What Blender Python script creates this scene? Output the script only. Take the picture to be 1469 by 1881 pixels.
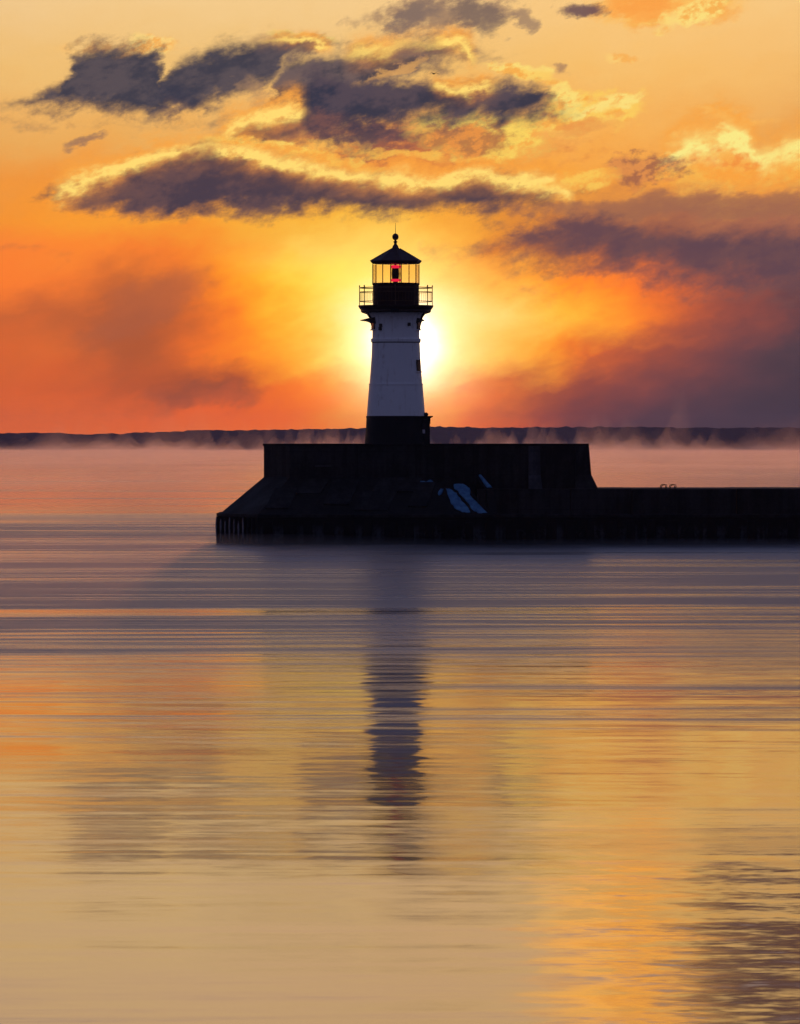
import bpy, bmesh, math, random
from mathutils import Vector, noise as mnoise
random.seed(7)
R = math.radians
scene = bpy.context.scene
for o in list(bpy.data.objects):
    bpy.data.objects.remove(o)

# ------------------------------------------------------------------ camera
F = 10320.0            # focal length in photo pixels (photo is 1469 wide)
EYE = 5.3
DIST = 300.0
HOR = 818.0            # height of the true horizon in the photo
cam_d = bpy.data.cameras.new("Camera")
cam = bpy.data.objects.new("Camera", cam_d)
scene.collection.objects.link(cam)
cam.location = (0, -DIST, EYE)
cam.rotation_euler = (R(90), 0, 0)
cam_d.sensor_fit = 'HORIZONTAL'
cam_d.sensor_width = 36.0
cam_d.lens = 36.0 * F / 1469.0
cam_d.shift_y = -(940.5 - HOR) / 1469.0
cam_d.clip_start = 1.0
cam_d.clip_end = 40000
scene.camera = cam

scene.view_settings.view_transform = 'Standard'
scene.view_settings.look = 'None'
scene.view_settings.exposure = 0
scene.view_settings.gamma = 1
scene.view_settings.use_curve_mapping = False
cy = scene.cycles
cy.use_denoising = True
cy.volume_bounces = 1
cy.max_bounces = 8
cy.transparent_max_bounces = 16
cy.sample_clamp_indirect = 4.0
cy.sample_clamp_direct = 0.0


# ------------------------------------------------------------------ node helper
def lin(c):
    r = []
    for v in c[:3]:
        v = v / 255.0
        r.append(v / 12.92 if v <= 0.04045 else ((v + 0.055) / 1.055) ** 2.4)
    return (*r, 1.0)


class S:
    """a socket with arithmetic"""
    nt = None

    def __init__(s, sock): s.k = sock
    def __add__(a, b): return M('ADD', a, b)
    def __radd__(a, b): return M('ADD', b, a)
    def __sub__(a, b): return M('SUBTRACT', a, b)
    def __rsub__(a, b): return M('SUBTRACT', b, a)
    def __mul__(a, b): return M('MULTIPLY', a, b)
    def __rmul__(a, b): return M('MULTIPLY', b, a)
    def __truediv__(a, b): return M('DIVIDE', a, b)


def put(inp, v):
    if isinstance(v, S): S.nt.links.new(v.k, inp)
    else: inp.default_value = v


def node(t): return S.nt.nodes.new(t)


def M(op, a, b=None, c=None, clamp=False):
    n = node('ShaderNodeMath'); n.operation = op; n.use_clamp = clamp
    put(n.inputs[0], a)
    if b is not None: put(n.inputs[1], b)
    if c is not None: put(n.inputs[2], c)
    return S(n.outputs[0])


def mx(a, b, f):
    n = node('ShaderNodeMix'); n.data_type = 'RGBA'; n.clamp_factor = True
    put(n.inputs[0], f); put(n.inputs[6], a); put(n.inputs[7], b)
    return S(n.outputs[2])


def addc(a, b, f):
    n = node('ShaderNodeMix'); n.data_type = 'RGBA'; n.blend_type = 'ADD'; n.clamp_factor = False
    put(n.inputs[0], f); put(n.inputs[6], a); put(n.inputs[7], b)
    return S(n.outputs[2])


def mulc(a, b):
    n = node('ShaderNodeMix'); n.data_type = 'RGBA'; n.blend_type = 'MULTIPLY'
    n.inputs[0].default_value = 1.0; put(n.inputs[6], a); put(n.inputs[7], b)
    return S(n.outputs[2])


def sm(x, a, b, t0=0.0, t1=1.0, kind='SMOOTHSTEP'):
    n = node('ShaderNodeMapRange'); n.interpolation_type = kind
    put(n.inputs[0], x); put(n.inputs[1], a); put(n.inputs[2], b); put(n.inputs[3], t0); put(n.inputs[4], t1)
    return S(n.outputs[0])


def vec(x, y, z=0.0):
    n = node('ShaderNodeCombineXYZ'); put(n.inputs[0], x); put(n.inputs[1], y); put(n.inputs[2], z)
    return S(n.outputs[0])


def noi(v, scale=1.0, detail=2.0, rough=0.5, dist=0.0, col=False):
    n = node('ShaderNodeTexNoise'); put(n.inputs['Vector'], v)
    n.inputs['Scale'].default_value = scale; n.inputs['Detail'].default_value = detail
    n.inputs['Roughness'].default_value = rough; n.inputs['Distortion'].default_value = dist
    return S(n.outputs['Color' if col else 'Fac'])


def sep(v):
    n = node('ShaderNodeSeparateXYZ'); put(n.inputs[0], v)
    return S(n.outputs[0]), S(n.outputs[1]), S(n.outputs[2])


def ramp(x, stops, interp='B_SPLINE'):
    n = node('ShaderNodeValToRGB'); put(n.inputs[0], x)
    cr = n.color_ramp; cr.interpolation = interp
    while len(cr.elements) > 1: cr.elements.remove(cr.elements[-1])
    cr.elements[0].position = stops[0][0]; cr.elements[0].color = stops[0][1]
    for p, c in stops[1:]:
        e = cr.elements.new(p); e.color = c
    return S(n.outputs[0])


def curve(x, pts):
    """value of a smooth line through pts, both in hundreds of sky units"""
    n = node('ShaderNodeFloatCurve')
    put(n.inputs['Value'], M('MULTIPLY', M('ADD', x, 2.0), 1 / 20.0, clamp=True))
    cv = n.mapping.curves[0]
    P = [((px / 100 + 2) / 20.0, py / 1000.0) for px, py in pts]
    P = [(0.0, P[0][1])] * (P[0][0] > 0.001) + P + [(1.0, P[-1][1])] * (P[-1][0] < 0.999)
    while len(cv.points) > 2: cv.points.remove(cv.points[-1])
    cv.points[0].location = P[0]; cv.points[1].location = P[-1]
    for p in P[1:-1]: cv.points.new(*p)
    n.mapping.update()
    return M('MULTIPLY', S(n.outputs[0]), 10.0)


# ------------------------------------------------------------------ world: sunset sky by direction
world = bpy.data.worlds.new("World")
scene.world = world
world.use_nodes = True
S.nt = world.node_tree
S.nt.nodes.clear()
tc = node('ShaderNodeTexCoord')
dx, dy, dz = sep(S(tc.outputs['Generated']))
fy = M('MAXIMUM', dy, 0.06)
X = dx / fy * (F / 100) + 7.345            # tangent of azimuth and elevation in handy units
Y = (HOR / 100) - dz / fy * (F / 100)
big = noi(vec(X * 0.28, Y * 0.55, 3.1), 1.0, 3.0, 0.5, col=True)
bx_, by_, bz_ = sep(big)
fin = noi(vec(X * 0.8, Y * 1.5, 8.7), 1.0, 9.0, 0.58, col=True)
fx_, fy_, fz_ = sep(fin)
fin2 = noi(vec(X * 3.0, Y * 5.0, 1.7), 1.0, 6.0, 0.6, col=True)
gx_, gy_, gz_ = sep(fin2)

# streaks of the wind rise to the right, so the noise is stretched along that line
sA = X * 0.95 - Y * 0.30
tA = X * 0.30 + Y * 0.95
w1x, w1y, w1z = sep(noi(vec(sA * 0.9, tA * 1.7, 2.2), 1.0, 8.0, 0.60, col=True))
w2x, w2y, w2z = sep(noi(vec(sA * 2.6, tA * 4.6, 6.1), 1.0, 7.0, 0.62, col=True))
w3x, w3y, w3z = sep(noi(vec(sA * 7.0, tA * 9.0, 3.1), 1.0, 5.0, 0.60, col=True))
Xc = X + (w1x - 0.5) * 1.3 + (w2x - 0.5) * 0.45
Yc = Y + (w1y - 0.5) * 0.60 + (w2y - 0.5) * 0.30 + (w3y - 0.5) * 0.06
puff = (w1z - 0.5) * 2.6 + (w2z - 0.5) * 2.3 + (w3z - 0.5) * 0.9     # about -1 .. 1


# --- broad colour of the air and thin cloud, row by row of elevation
SKY = [
 (-1300, [(-1500, (76, 98, 150)), (700, (78, 98, 150)), (2800, (76, 98, 150))]),
 (-600, [(-1500, (118, 126, 158)), (700, (122, 128, 158)), (2800, (116, 124, 160))]),
 (-290, [(-1500, (226, 190, 142)), (300, (255, 204, 150)), (1469, (248, 194, 142)), (2800, (200, 170, 135))]),
 (0,   [(-1500, (235, 195, 140)), (0, (244, 201, 138)), (300, (247, 206, 142)), (700, (248, 205, 140)), (1100, (252, 202, 128)), (1469, (253, 203, 128)), (2800, (235, 190, 130))]),
 (130, [(-1500, (235, 190, 120)), (0, (244, 192, 115)), (300, (243, 194, 118)), (700, (240, 190, 110)), (1100, (252, 195, 110)), (1469, (250, 188, 105)), (2800, (230, 180, 115))]),
 (250, [(-1500, (232, 170, 90)), (0, (240, 172, 90)), (200, (240, 174, 90)), (420, (240, 178, 95)), (700, (245, 160, 75)), (1000, (252, 178, 85)), (1200, (252, 180, 88)), (1469, (236, 165, 85)), (2800, (215, 150, 90))]),
 (330, [(-1500, (235, 150, 70)), (0, (244, 155, 65)), (200, (247, 150, 55)), (500, (252, 155, 55)), (800, (254, 160, 55)), (1050, (253, 170, 65)), (1200, (246, 155, 65)), (1469, (235, 150, 70)), (2800, (190, 120, 80))]),
 (395, [(-1500, (235, 130, 55)), (0, (253, 152, 48)), (200, (254, 162, 52)), (380, (254, 160, 48)), (560, (255, 190, 66)), (730, (255, 186, 62)), (860, (255, 165, 50)), (1000, (205, 120, 60)), (1200, (176, 110, 78)), (1469, (180, 112, 82)), (2800, (130, 85, 80))]),
 (450, [(-1500, (228, 118, 55)), (0, (250, 138, 55)), (150, (252, 142, 50)), (300, (240, 124, 50)), (400, (250, 140, 45)), (520, (255, 190, 66)), (620, (255, 222, 105)), (780, (255, 208, 85)), (900, (254, 150, 42)), (1000, (150, 82, 62)), (1200, (128, 80, 76)), (1469, (122, 80, 82)), (2800, (90, 66, 80))]),
 (510, [(-1500, (225, 114, 51)), (0, (249, 135, 54)), (150, (225, 121, 54)), (270, (176, 100, 58)), (360, (216, 115, 49)), (440, (255, 153, 36)), (540, (255, 207, 58)), (640, (255, 245, 105)), (810, (255, 222, 110)), (990, (255, 160, 38)), (1100, (255, 140, 45)), (1190, (246, 124, 50)), (1300, (180, 94, 66)), (1410, (128, 78, 80)), (1469, (108, 72, 80)), (2800, (80, 62, 80))]),
 (580, [(-1500, (194, 98, 54)), (0, (197, 106, 58)), (130, (184, 100, 59)), (240, (163, 91, 59)), (330, (191, 102, 54)), (420, (249, 130, 40)), (500, (255, 178, 39)), (590, (255, 224, 79)), (670, (255, 240, 170)), (820, (255, 238, 160)), (970, (255, 205, 75)), (1070, (255, 188, 60)), (1150, (252, 140, 46)), (1240, (206, 104, 58)), (1330, (150, 82, 74)), (1430, (104, 70, 80)), (1469, (90, 66, 80)), (2800, (70, 58, 78))]),
 (650, [(-1500, (194, 96, 52)), (0, (205, 104, 54)), (110, (218, 113, 54)), (200, (157, 87, 58)), (290, (184, 96, 52)), (380, (243, 121, 42)), (480, (255, 160, 36)), (570, (255, 207, 61)), (640, (255, 250, 132)), (830, (255, 228, 120)), (970, (255, 176, 46)), (1040, (240, 124, 44)), (1120, (180, 92, 64)), (1220, (146, 80, 72)), (1320, (104, 70, 82)), (1420, (82, 66, 82)), (1469, (76, 64, 80)), (2800, (62, 56, 78))]),
 (712, [(-1500, (204, 98, 51)), (0, (214, 104, 51)), (150, (207, 100, 51)), (290, (180, 91, 52)), (380, (155, 83, 54)), (460, (205, 100, 44)), (540, (255, 126, 33)), (620, (255, 160, 29)), (690, (255, 190, 60)), (810, (255, 190, 60)), (870, (250, 134, 44)), (1010, (150, 78, 66)), (1100, (142, 78, 74)), (1190, (116, 72, 80)), (1320, (82, 64, 80)), (1469, (64, 58, 76)), (2800, (55, 52, 74))]),
 (770, [(-1500, (215, 100, 49)), (0, (224, 109, 49)), (200, (237, 115, 47)), (400, (245, 113, 44)), (520, (255, 117, 35)), (620, (255, 143, 29)), (700, (255, 176, 50)), (800, (255, 148, 40)), (860, (252, 118, 42)), (940, (196, 92, 60)), (1030, (130, 72, 72)), (1150, (88, 64, 78)), (1300, (68, 59, 78)), (1469, (60, 56, 74)), (2800, (55, 52, 74))]),
 (830, [(-1500, (210, 100, 52)), (300, (243, 117, 49)), (650, (255, 140, 50)), (850, (240, 120, 55)), (1050, (120, 76, 76)), (1469, (64, 58, 76)), (2800, (58, 55, 74))]),
]
Xb = X + (bx_ - 0.5) * 1.2 + (w1x - 0.5) * 1.6 + (w2x - 0.5) * 0.25
Yb = Y + (by_ - 0.5) * 0.4 + (w1y - 0.5) * 1.1 + (w2y - 0.5) * 0.22
Xn = M('MULTIPLY', Xb + 15.0, 1 / 43.0, clamp=True)
col = None
for i, (yy, stops) in enumerate(SKY):
    r = ramp(Xn, [((px + 1500) / 4300.0, lin(c)) for px, c in stops])
    col = r if col is None else mx(col, r, sm(Yb, SKY[i - 1][0] / 100, yy / 100, kind='LINEAR'))

col = mulc(col, mx((1, 1, 1, 1), (1.20, 0.99, 0.78, 1), sm(Yb, 3.7, 5.6)))

# --- individual clouds


def cloud(col, top, bot, soft_t, soft_b, c1, c2, op=1.0, rim=None, rimcol=(262, 222, 116), rimw=0.10, under=None):
    t = curve(Xc, top); b = curve(Xc, bot)
    if rim is not None:
        ri = curve(X, rim)                                   # 0..10 from 0..1000
        e = (t - Yc + puff * 0.06 + 0.05)
        g = e / (rimw * 1.25)
        g = M('POWER', 2.718, g * g * -1.0) * ri * 0.1 * sm(w2x + (w3x - 0.5) * 0.25, 0.34, 0.54, 0.6, 1.25)
        h = (t - Yc + puff * 0.10 + 0.02) / (rimw * 2.8)
        h = M('POWER', 2.718, h * h * -1.0) * ri * 0.08 * sm(w2y, 0.35, 0.6, 0.4, 1.0)
        col = mx(col, lin((255, 178, 64)), h)
    dt = (Yc - t) / soft_t; db = (b - Yc) / soft_b
    d = M('MINIMUM', dt, db)
    core = mx(lin(c1), lin(c2), sm(w1z + (w2y - 0.5) * 0.6 + (w3z - 0.5) * 0.2, 0.38, 0.62))
    thin = mx(core, lin((196, 132, 88)), 0.35)
    a = sm(d + puff * 0.85, -1.15, 1.0)
    veil = sm(d + puff * 1.5, -1.3, 1.0) * 0.5 * sm(b - t, -0.05, 0.15)
    if rim is not None: veil = veil * sm(Yc - t, 0.0, 0.2)
    col = mx(col, thin, veil * op)
    col = mx(col, core, a * op)
    if rim is not None:
        col = mx(col, lin((252, 156, 62)), M('MINIMUM', h * 1.15, 0.9))
        col = mx(col, lin(rimcol), g)
    return col


def blob(col, cx, cyy, rx, ry, tilt, c, op=1.0, sharp=0.7, n=1.0, c2=None):
    """soft puff of cloud: rx, ry its half sizes, tilt in degrees rising to the right"""
    ca, sa = math.cos(R(tilt)), math.sin(R(tilt))
    ux = Xc - cx / 100.0; uy = Yc - cyy / 100.0
    p = (ux * ca - uy * sa) / (rx / 100.0)
    q = (ux * sa + uy * ca) / (ry / 100.0)
    d = p * p + q * q + puff * (-0.9 * n)
    cc = lin(c)
    if c2 is None and c[0] > 250 and c[1] > 185: c2 = (250, 168, 72)
    if c2 is not None: cc = mx(lin(c), lin(c2), sm(w2x + (w1z - 0.5) * 0.6 + (w3x - 0.5) * 0.3, 0.47, 0.62) * 0.8)
    return mx(col, cc, sm(d, 1.9, 1.0 - sharp * 0.9) * op)


DK1, DK2 = (56, 58, 74), (84, 76, 84)
PU1, PU2 = (70, 60, 74), (98, 74, 78)
# grey wisps and lit puffs at the very top
col = blob(col, 800, 22, 115, 36, 6, (150, 118, 98), 0.85, 0.9, 1.5)
col = blob(col, 745, 40, 60, 18, 35, (120, 102, 98), 0.7, 0.9, 1.4)
col = blob(col, 865, 22, 50, 30, -25, (116, 98, 92), 0.7, 0.9, 1.5)
col = blob(col, 955, 36, 26, 13, -20, (132, 106, 98), 0.7, 0.9, 1.2)
col = blob(col, 1215, 8, 125, 34, 0, (255, 190, 92), 0.9, 0.8, 1.3)
col = blob(col, 1180, 8, 60, 22, 0, (255, 160, 70), 0.7, 0.9, 1.2)
col = blob(col, 1265, 26, 55, 18, 20, (255, 226, 128), 0.9, 0.8, 1.5)
col = blob(col, 1070, 14, 58, 15, -2, (112, 84, 86), 0.95, 0.8, 1.0)
# clouds above the frame that the water mirrors
col = blob(col, 1465, -225, 262, 165, 3, (50, 28, 38), 1.0, 0.8, 1.0, (140, 70, 50))
col = blob(col, 1350, -80, 80, 34, 10, (86, 56, 64), 0.9, 0.8, 1.4)
col = blob(col, 1115, -70, 120, 40, 0, (345, 240, 76), 0.95, 0.7, 1.7, (250, 150, 60))
col = blob(col, 1165, -150, 140, 55, 10, (340, 228, 70), 0.9, 0.7, 1.8, (236, 136, 58))
col = blob(col, 1105, -225, 130, 28, 6, (330, 222, 76), 0.85, 0.7, 1.8, (230, 134, 60))
col = blob(col, 560, -70, 200, 14, 3, (150, 116, 100), 0.5, 0.7, 1.2)
# upper left pair
col = blob(col, 275, 84, 34, 16, -20, (255, 216, 130), 0.95, 0.8, 1.3)
col = blob(col, 220, 92, 90, 14, 4, (252, 196, 112), 0.7, 0.9, 1.2)
col = blob(col, 555, 66, 52, 11, -6, (255, 220, 128), 0.95, 0.7, 1.0)
col = cloud(col, [(20, 200), (60, 176), (110, 150), (150, 98), (200, 88), (250, 86), (285, 108), (310, 150), (345, 182), (360, 195)],
            [(20, 190), (60, 192), (140, 194), (200, 199), (260, 206), (320, 200), (360, 193)], 0.22, 0.20, DK1, DK2, 0.97)
col = cloud(col, [(285, 185), (305, 140), (350, 106), (400, 88), (450, 78), (500, 72), (540, 68), (580, 70), (612, 84)],
            [(285, 180), (330, 196), (380, 186), (430, 164), (480, 152), (505, 138), (530, 104), (580, 92), (612, 74)], 0.20, 0.20, DK1, DK2, 0.97,
            rim=[(430, 0), (500, 260), (540, 700), (590, 800), (620, 0)], rimw=0.05)
# centre stack
col = blob(col, 470, 178, 14, 34, 25, (176, 136, 100), 0.5, 0.9, 1.6)
col = cloud(col, [(480, 200), (510, 150), (545, 118), (600, 112), (650, 96), (700, 92), (760, 76), (820, 74), (862, 84), (880, 100)],
            [(480, 196), (520, 186), (560, 205), (620, 215), (660, 196), (700, 140), (760, 122), (830, 108), (862, 96), (880, 90)], 0.20, 0.25, DK1, (104, 88, 90), 0.95,
            rim=[(620, 0), (665, 620), (720, 460), (780, 250), (830, 900), (868, 500), (885, 0)], rimw=0.08)
col = blob(col, 720, 128, 60, 9, 22, (240, 176, 96), 0.6, 0.9, 1.3)
col = blob(col, 965, 132, 50, 14, -12, (255, 222, 120), 0.95, 0.8, 1.6)
col = blob(col, 1030, 130, 20, 11, -10, (160, 120, 96), 0.75, 0.9, 1.0)
col = blob(col, 790, 262, 230, 46, 0, (214, 120, 66), 0.85, 0.9, 1.5, (250, 160, 68))
col = blob(col, 680, 262, 90, 26, 0, (132, 82, 76), 0.8, 0.9, 1.8, (210, 120, 66))
col = blob(col, 600, 268, 95, 13, 10, (255, 190, 88), 0.9, 0.8, 1.6)
col = blob(col, 735, 282, 80, 9, -4, (255, 196, 84), 0.8, 0.8, 1.6)
col = blob(col, 700, 246, 70, 12, 5, (112, 78, 80), 0.9, 0.8, 1.4)
col = blob(col, 1000, 150, 60, 12, -18, (255, 206, 100), 0.8, 0.8, 1.5)
# bright ring to the right of centre
col = blob(col, 880, 246, 118, 42, -6, (255, 214, 98), 1.0, 0.5, 1.3)
col = blob(col, 842, 256, 92, 22, -4, (176, 98, 66), 0.85, 0.9, 1.6, (240, 150, 70))
col = blob(col, 1075, 206, 96, 34, 8, (255, 206, 96), 1.0, 0.6, 1.6)
col = blob(col, 1040, 182, 40, 22, -30, (255, 224, 122), 0.9, 0.6, 1.5)
col = blob(col, 1120, 192, 48, 12, 18, (255, 226, 128), 0.9, 0.7, 1.6)
col = blob(col, 1080, 232, 55, 12, 6, (236, 150, 78), 0.7, 0.9, 1.6)
col = cloud(col, [(530, 220), (560, 170), (610, 140), (650, 160), (700, 148), (760, 152), (830, 160), (900, 156), (960, 158), (1000, 172), (1030, 192)],
            [(530, 200), (580, 226), (640, 246), (700, 236), (760, 220), (830, 222), (880, 206), (950, 222), (1000, 200), (1030, 184)], 0.16, 0.30, (54, 55, 72), (84, 72, 82), 0.98,
            rim=[(780, 0), (800, 600), (850, 860), (900, 500), (930, 0)], rimw=0.06)
col = cloud(col, [(375, 262), (400, 240), (430, 224), (480, 212), (520, 204), (555, 200), (600, 206), (660, 214), (720, 240)],
            [(375, 262), (420, 270), (470, 268), (540, 258), (600, 246), (660, 250), (720, 236)], 0.14, 0.26, PU1, (120, 82, 78), 0.97,
            rim=[(390, 0), (405, 900), (450, 860), (500, 1000), (550, 900), (572, 0)], rimw=0.10)
# the long dark bank with its lit crest
col = blob(col, 520, 284, 130, 16, -14, (255, 222, 110), 0.95, 0.7, 1.5)
col = blob(col, 620, 302, 70, 16, -10, (255, 206, 92), 0.85, 0.8, 1.5)
col = blob(col, 160, 262, 38, 9, 16, (150, 112, 92), 0.8, 0.9, 1.2)
col = cloud(col, [(70, 375), (95, 356), (130, 334), (180, 318), (230, 300), (280, 280), (330, 268), (385, 260), (430, 276), (480, 286), (520, 300), (600, 312), (680, 322), (740, 326), (800, 330), (850, 321), (900, 320), (960, 326), (1000, 332), (1040, 346)],
            [(70, 362), (130, 374), (200, 376), (270, 384), (330, 392), (390, 382), (450, 384), (500, 392), (560, 382), (640, 384), (700, 394), (760, 392), (830, 382), (880, 392), (930, 380), (980, 366), (1010, 352), (1040, 342)], 0.14, 0.20, PU1, PU2, 0.98,
            rim=[(80, 0), (110, 700), (150, 900), (250, 950), (300, 900), (350, 700), (385, 500), (410, 1000), (470, 1000), (560, 900), (620, 950), (700, 900), (760, 1000), (830, 900), (900, 850), (960, 900), (1035, 900), (1060, 0)], rimw=0.10)
# far right lit cumulus
col = blob(col, 1340, 214, 60, 12, -8, (254, 190, 96), 0.8, 0.9, 1.4)
col = blob(col, 1135, 104, 34, 9, -4, (255, 208, 118), 0.8, 0.9, 1.2)
col = cloud(col, [(1180, 350), (1215, 290), (1260, 262), (1300, 262), (1335, 244), (1370, 256), (1410, 290), (1440, 276), (1469, 270), (1560, 280), (1700, 320)],
            [(1180, 320), (1230, 336), (1300, 348), (1400, 345), (1469, 340), (1560, 350), (1700, 322)], 0.10, 0.45, (254, 192, 84), (255, 168, 66), 0.95,
            rim=[(1200, 0), (1220, 900), (1300, 1000), (1370, 1000), (1430, 700), (1469, 800), (1700, 300)], rimcol=(255, 236, 136), rimw=0.16)
col = blob(col, 1335, 290, 60, 17, -10, (246, 146, 66), 0.7, 1.0, 1.6, (254, 186, 84))
col = blob(col, 1180, 308, 62, 26, 6, (150, 92, 76), 0.8, 1.0, 2.4, (235, 150, 80))
col = blob(col, 1060, 330, 60, 14, 6, (255, 206, 92), 0.8, 0.9, 1.5)
# soft mauve bands on the right
col = blob(col, 1300, 378, 330, 19, 0, (158, 104, 80), 0.75, 0.9, 0.8)
col = cloud(col, [(915, 446), (960, 424), (1010, 414), (1050, 404), (1085, 398), (1130, 406), (1180, 418), (1240, 430), (1330, 436), (1469, 430), (1700, 420)],
            [(915, 440), (960, 458), (1020, 466), (1100, 474), (1200, 500), (1300, 515), (1469, 520), (1700, 520)], 0.20, 0.55, (104, 74, 80), (92, 68, 80), 0.85)
# low left bank
col = blob(col, 380, 724, 100, 22, 2, (150, 82, 64), 0.4, 1.0, 0.8)
col = blob(col, 270, 560, 120, 40, 30, (170, 98, 72), 0.35, 1.0, 0.8)

# --- the sun's disc and the glare round it, seen through thin cloud
SX, SY = 744.0, 638.0
ax = (X - SX / 100); ay = (Y - SY / 100)
r2 = ax * ax + ay * ay * 0.9
rr = M('SQRT', r2) + (fz_ - 0.5) * 0.35
col = addc(col, (1.0, 0.46, 0.20, 1), M('POWER', 2.718, rr * rr * -0.55) * 0.30)
col = addc(col, (0.20, 0.26, 0.62, 1), M('POWER', 2.718, rr * rr * -1.6) * 0.60)
col = addc(col, (1.0, 0.84, 0.52, 1), M('POWER', 2.718, rr * rr * -0.95) * 0.58)
col = addc(col, (1.0, 0.92, 0.75, 1), M('POWER', 2.718, rr * rr * -4.6) * 3.0)

# --- the rest of the dome: dusk blue overhead and behind, from the Sky Texture
st = node('ShaderNodeTexSky'); st.sky_type = 'NISHITA'
st.sun_disc = False; st.sun_elevation = R(1.0); st.sun_rotation = R(0.0); st.dust_density = 2.0
nish = mulc(S(st.outputs[0]), (0.05, 0.05, 0.05, 1))
high = mx(lin((96, 112, 156)), lin((68, 78, 120)), sm(dz, 0.12, 0.55))
high = mx(high, nish, 0.25)
back = mx(lin((98, 94, 118)), lin((72, 78, 112)), sm(dz, 0.0, 0.4))
high = mx(back, high, sm(dy, -0.35, 0.55))
low = mx(back, lin((120, 80, 72)), sm(dy, 0.1, 0.75))
low = mx(low, lin((58, 56, 80)), sm(dz, 0.0, 0.20))
front = sm(dy, 0.30, 0.95)
col = mx(low, col, front)
col = mx(col, high, sm(dz, 0.11, 0.24))
bg = node('ShaderNodeBackground'); put(bg.inputs[0], col); bg.inputs[1].default_value = 1.0
wo = node('ShaderNodeOutputWorld'); S.nt.links.new(bg.outputs[0], wo.inputs[0])
world.cycles.sampling_method = 'MANUAL'
world.cycles.sample_map_resolution = 2048

# ------------------------------------------------------------------ sun
sun_az = math.atan((SX - 734.5) / F)
sun_el = math.atan((HOR - SY) / F)
sd = bpy.data.lights.new("sun", 'SUN'); sd.energy = 0.15; sd.angle = R(0.53); sd.color = (1.0, 0.30, 0.09)
so = bpy.data.objects.new("sun", sd); scene.collection.objects.link(so)
to_sun = Vector((math.sin(sun_az) * math.cos(sun_el), math.cos(sun_az) * math.cos(sun_el), math.sin(sun_el)))
so.rotation_euler = to_sun.to_track_quat('Z', 'Y').to_euler()
so.location = (20, 200, 60)


# ------------------------------------------------------------------ material helper
def mat(name, fn):
    m = bpy.data.materials.new(name); m.use_nodes = True
    S.nt = m.node_tree; S.nt.nodes.clear()
    out = node('ShaderNodeOutputMaterial')
    fn(out)
    return m


def principled(out, base, rough=0.6, spec=0.5, metal=0.0, normal=None, ior=1.45):
    p = node('ShaderNodeBsdfPrincipled')
    put(p.inputs['Base Color'], base); put(p.inputs['Roughness'], rough)
    p.inputs['IOR'].default_value = ior
    p.inputs['Specular IOR Level'].default_value = spec
    p.inputs['Metallic'].default_value = metal
    if normal is not None: put(p.inputs['Normal'], normal)
    S.nt.links.new(p.outputs[0], out.inputs[0])
    return p


def bump(h, strength=0.3, dist=0.02):
    n = node('ShaderNodeBump'); n.inputs['Strength'].default_value = strength
    n.inputs['Distance'].default_value = dist; put(n.inputs['Height'], h)
    return S(n.outputs[0])


def objco():
    return S(node('ShaderNodeTexCoord').outputs['Object'])


def paint(name, c, c2, rough, streak=0.5, spec=0.5):
    def f(out):
        x, y, z = sep(objco())
        st_ = noi(vec(x * 5, y * 5, z * 0.5), 1.0, 5, 0.6)
        sp = noi(vec(x * 3, y * 3, z * 3), 1.0, 6, 0.65)
        f_ = sm(st_ * 0.6 + sp * 0.4, 0.52, 0.68)
        principled(out, mx((*c, 1), (*c2, 1), f_ * streak), sm(sp, 0.3, 0.7, rough, rough + 0.15), spec,
                   normal=bump(sp, 0.15, 0.01))
    return mat(name, f)


M_white = paint('white_paint', (0.86, 0.85, 0.86), (0.46, 0.38, 0.34), 0.34, 0.55)
M_black = paint('black_paint', (0.006, 0.006, 0.007), (0.012, 0.009, 0.008), 0.5, 0.6, 0.25)
M_red = paint('dark_red_paint', (0.035, 0.005, 0.004), (0.016, 0.005, 0.004), 0.5, 0.7, 0.3)
M_roof = paint('maroon_roof_paint', (0.05, 0.018, 0.022), (0.03, 0.014, 0.014), 0.45, 0.7, 0.4)
M_steel = paint('dark_railing_paint', (0.03, 0.012, 0.008), (0.05, 0.02, 0.01), 0.4, 0.7, 0.5)
M_rail = None
M_grey = paint('pale_grey_plate', (0.55, 0.5, 0.52), (0.3, 0.25, 0.25), 0.5, 0.5)
M_bird = paint('bird_feathers', (0.05, 0.04, 0.035), (0.08, 0.07, 0.06), 0.8, 0.5, 0.1)


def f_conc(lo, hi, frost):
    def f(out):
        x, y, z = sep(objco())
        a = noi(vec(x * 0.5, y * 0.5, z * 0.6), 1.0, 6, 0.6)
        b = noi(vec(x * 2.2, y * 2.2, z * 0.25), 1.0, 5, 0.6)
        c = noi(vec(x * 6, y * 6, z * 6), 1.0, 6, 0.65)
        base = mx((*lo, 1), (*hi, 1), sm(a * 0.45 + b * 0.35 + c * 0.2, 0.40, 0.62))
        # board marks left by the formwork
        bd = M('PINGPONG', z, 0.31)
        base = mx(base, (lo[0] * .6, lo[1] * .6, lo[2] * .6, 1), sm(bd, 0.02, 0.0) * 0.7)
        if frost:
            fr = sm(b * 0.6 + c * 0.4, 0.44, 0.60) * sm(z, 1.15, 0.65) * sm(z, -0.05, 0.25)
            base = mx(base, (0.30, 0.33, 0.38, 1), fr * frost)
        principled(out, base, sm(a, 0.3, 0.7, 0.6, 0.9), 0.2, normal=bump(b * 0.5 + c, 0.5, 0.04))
    return f


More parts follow.
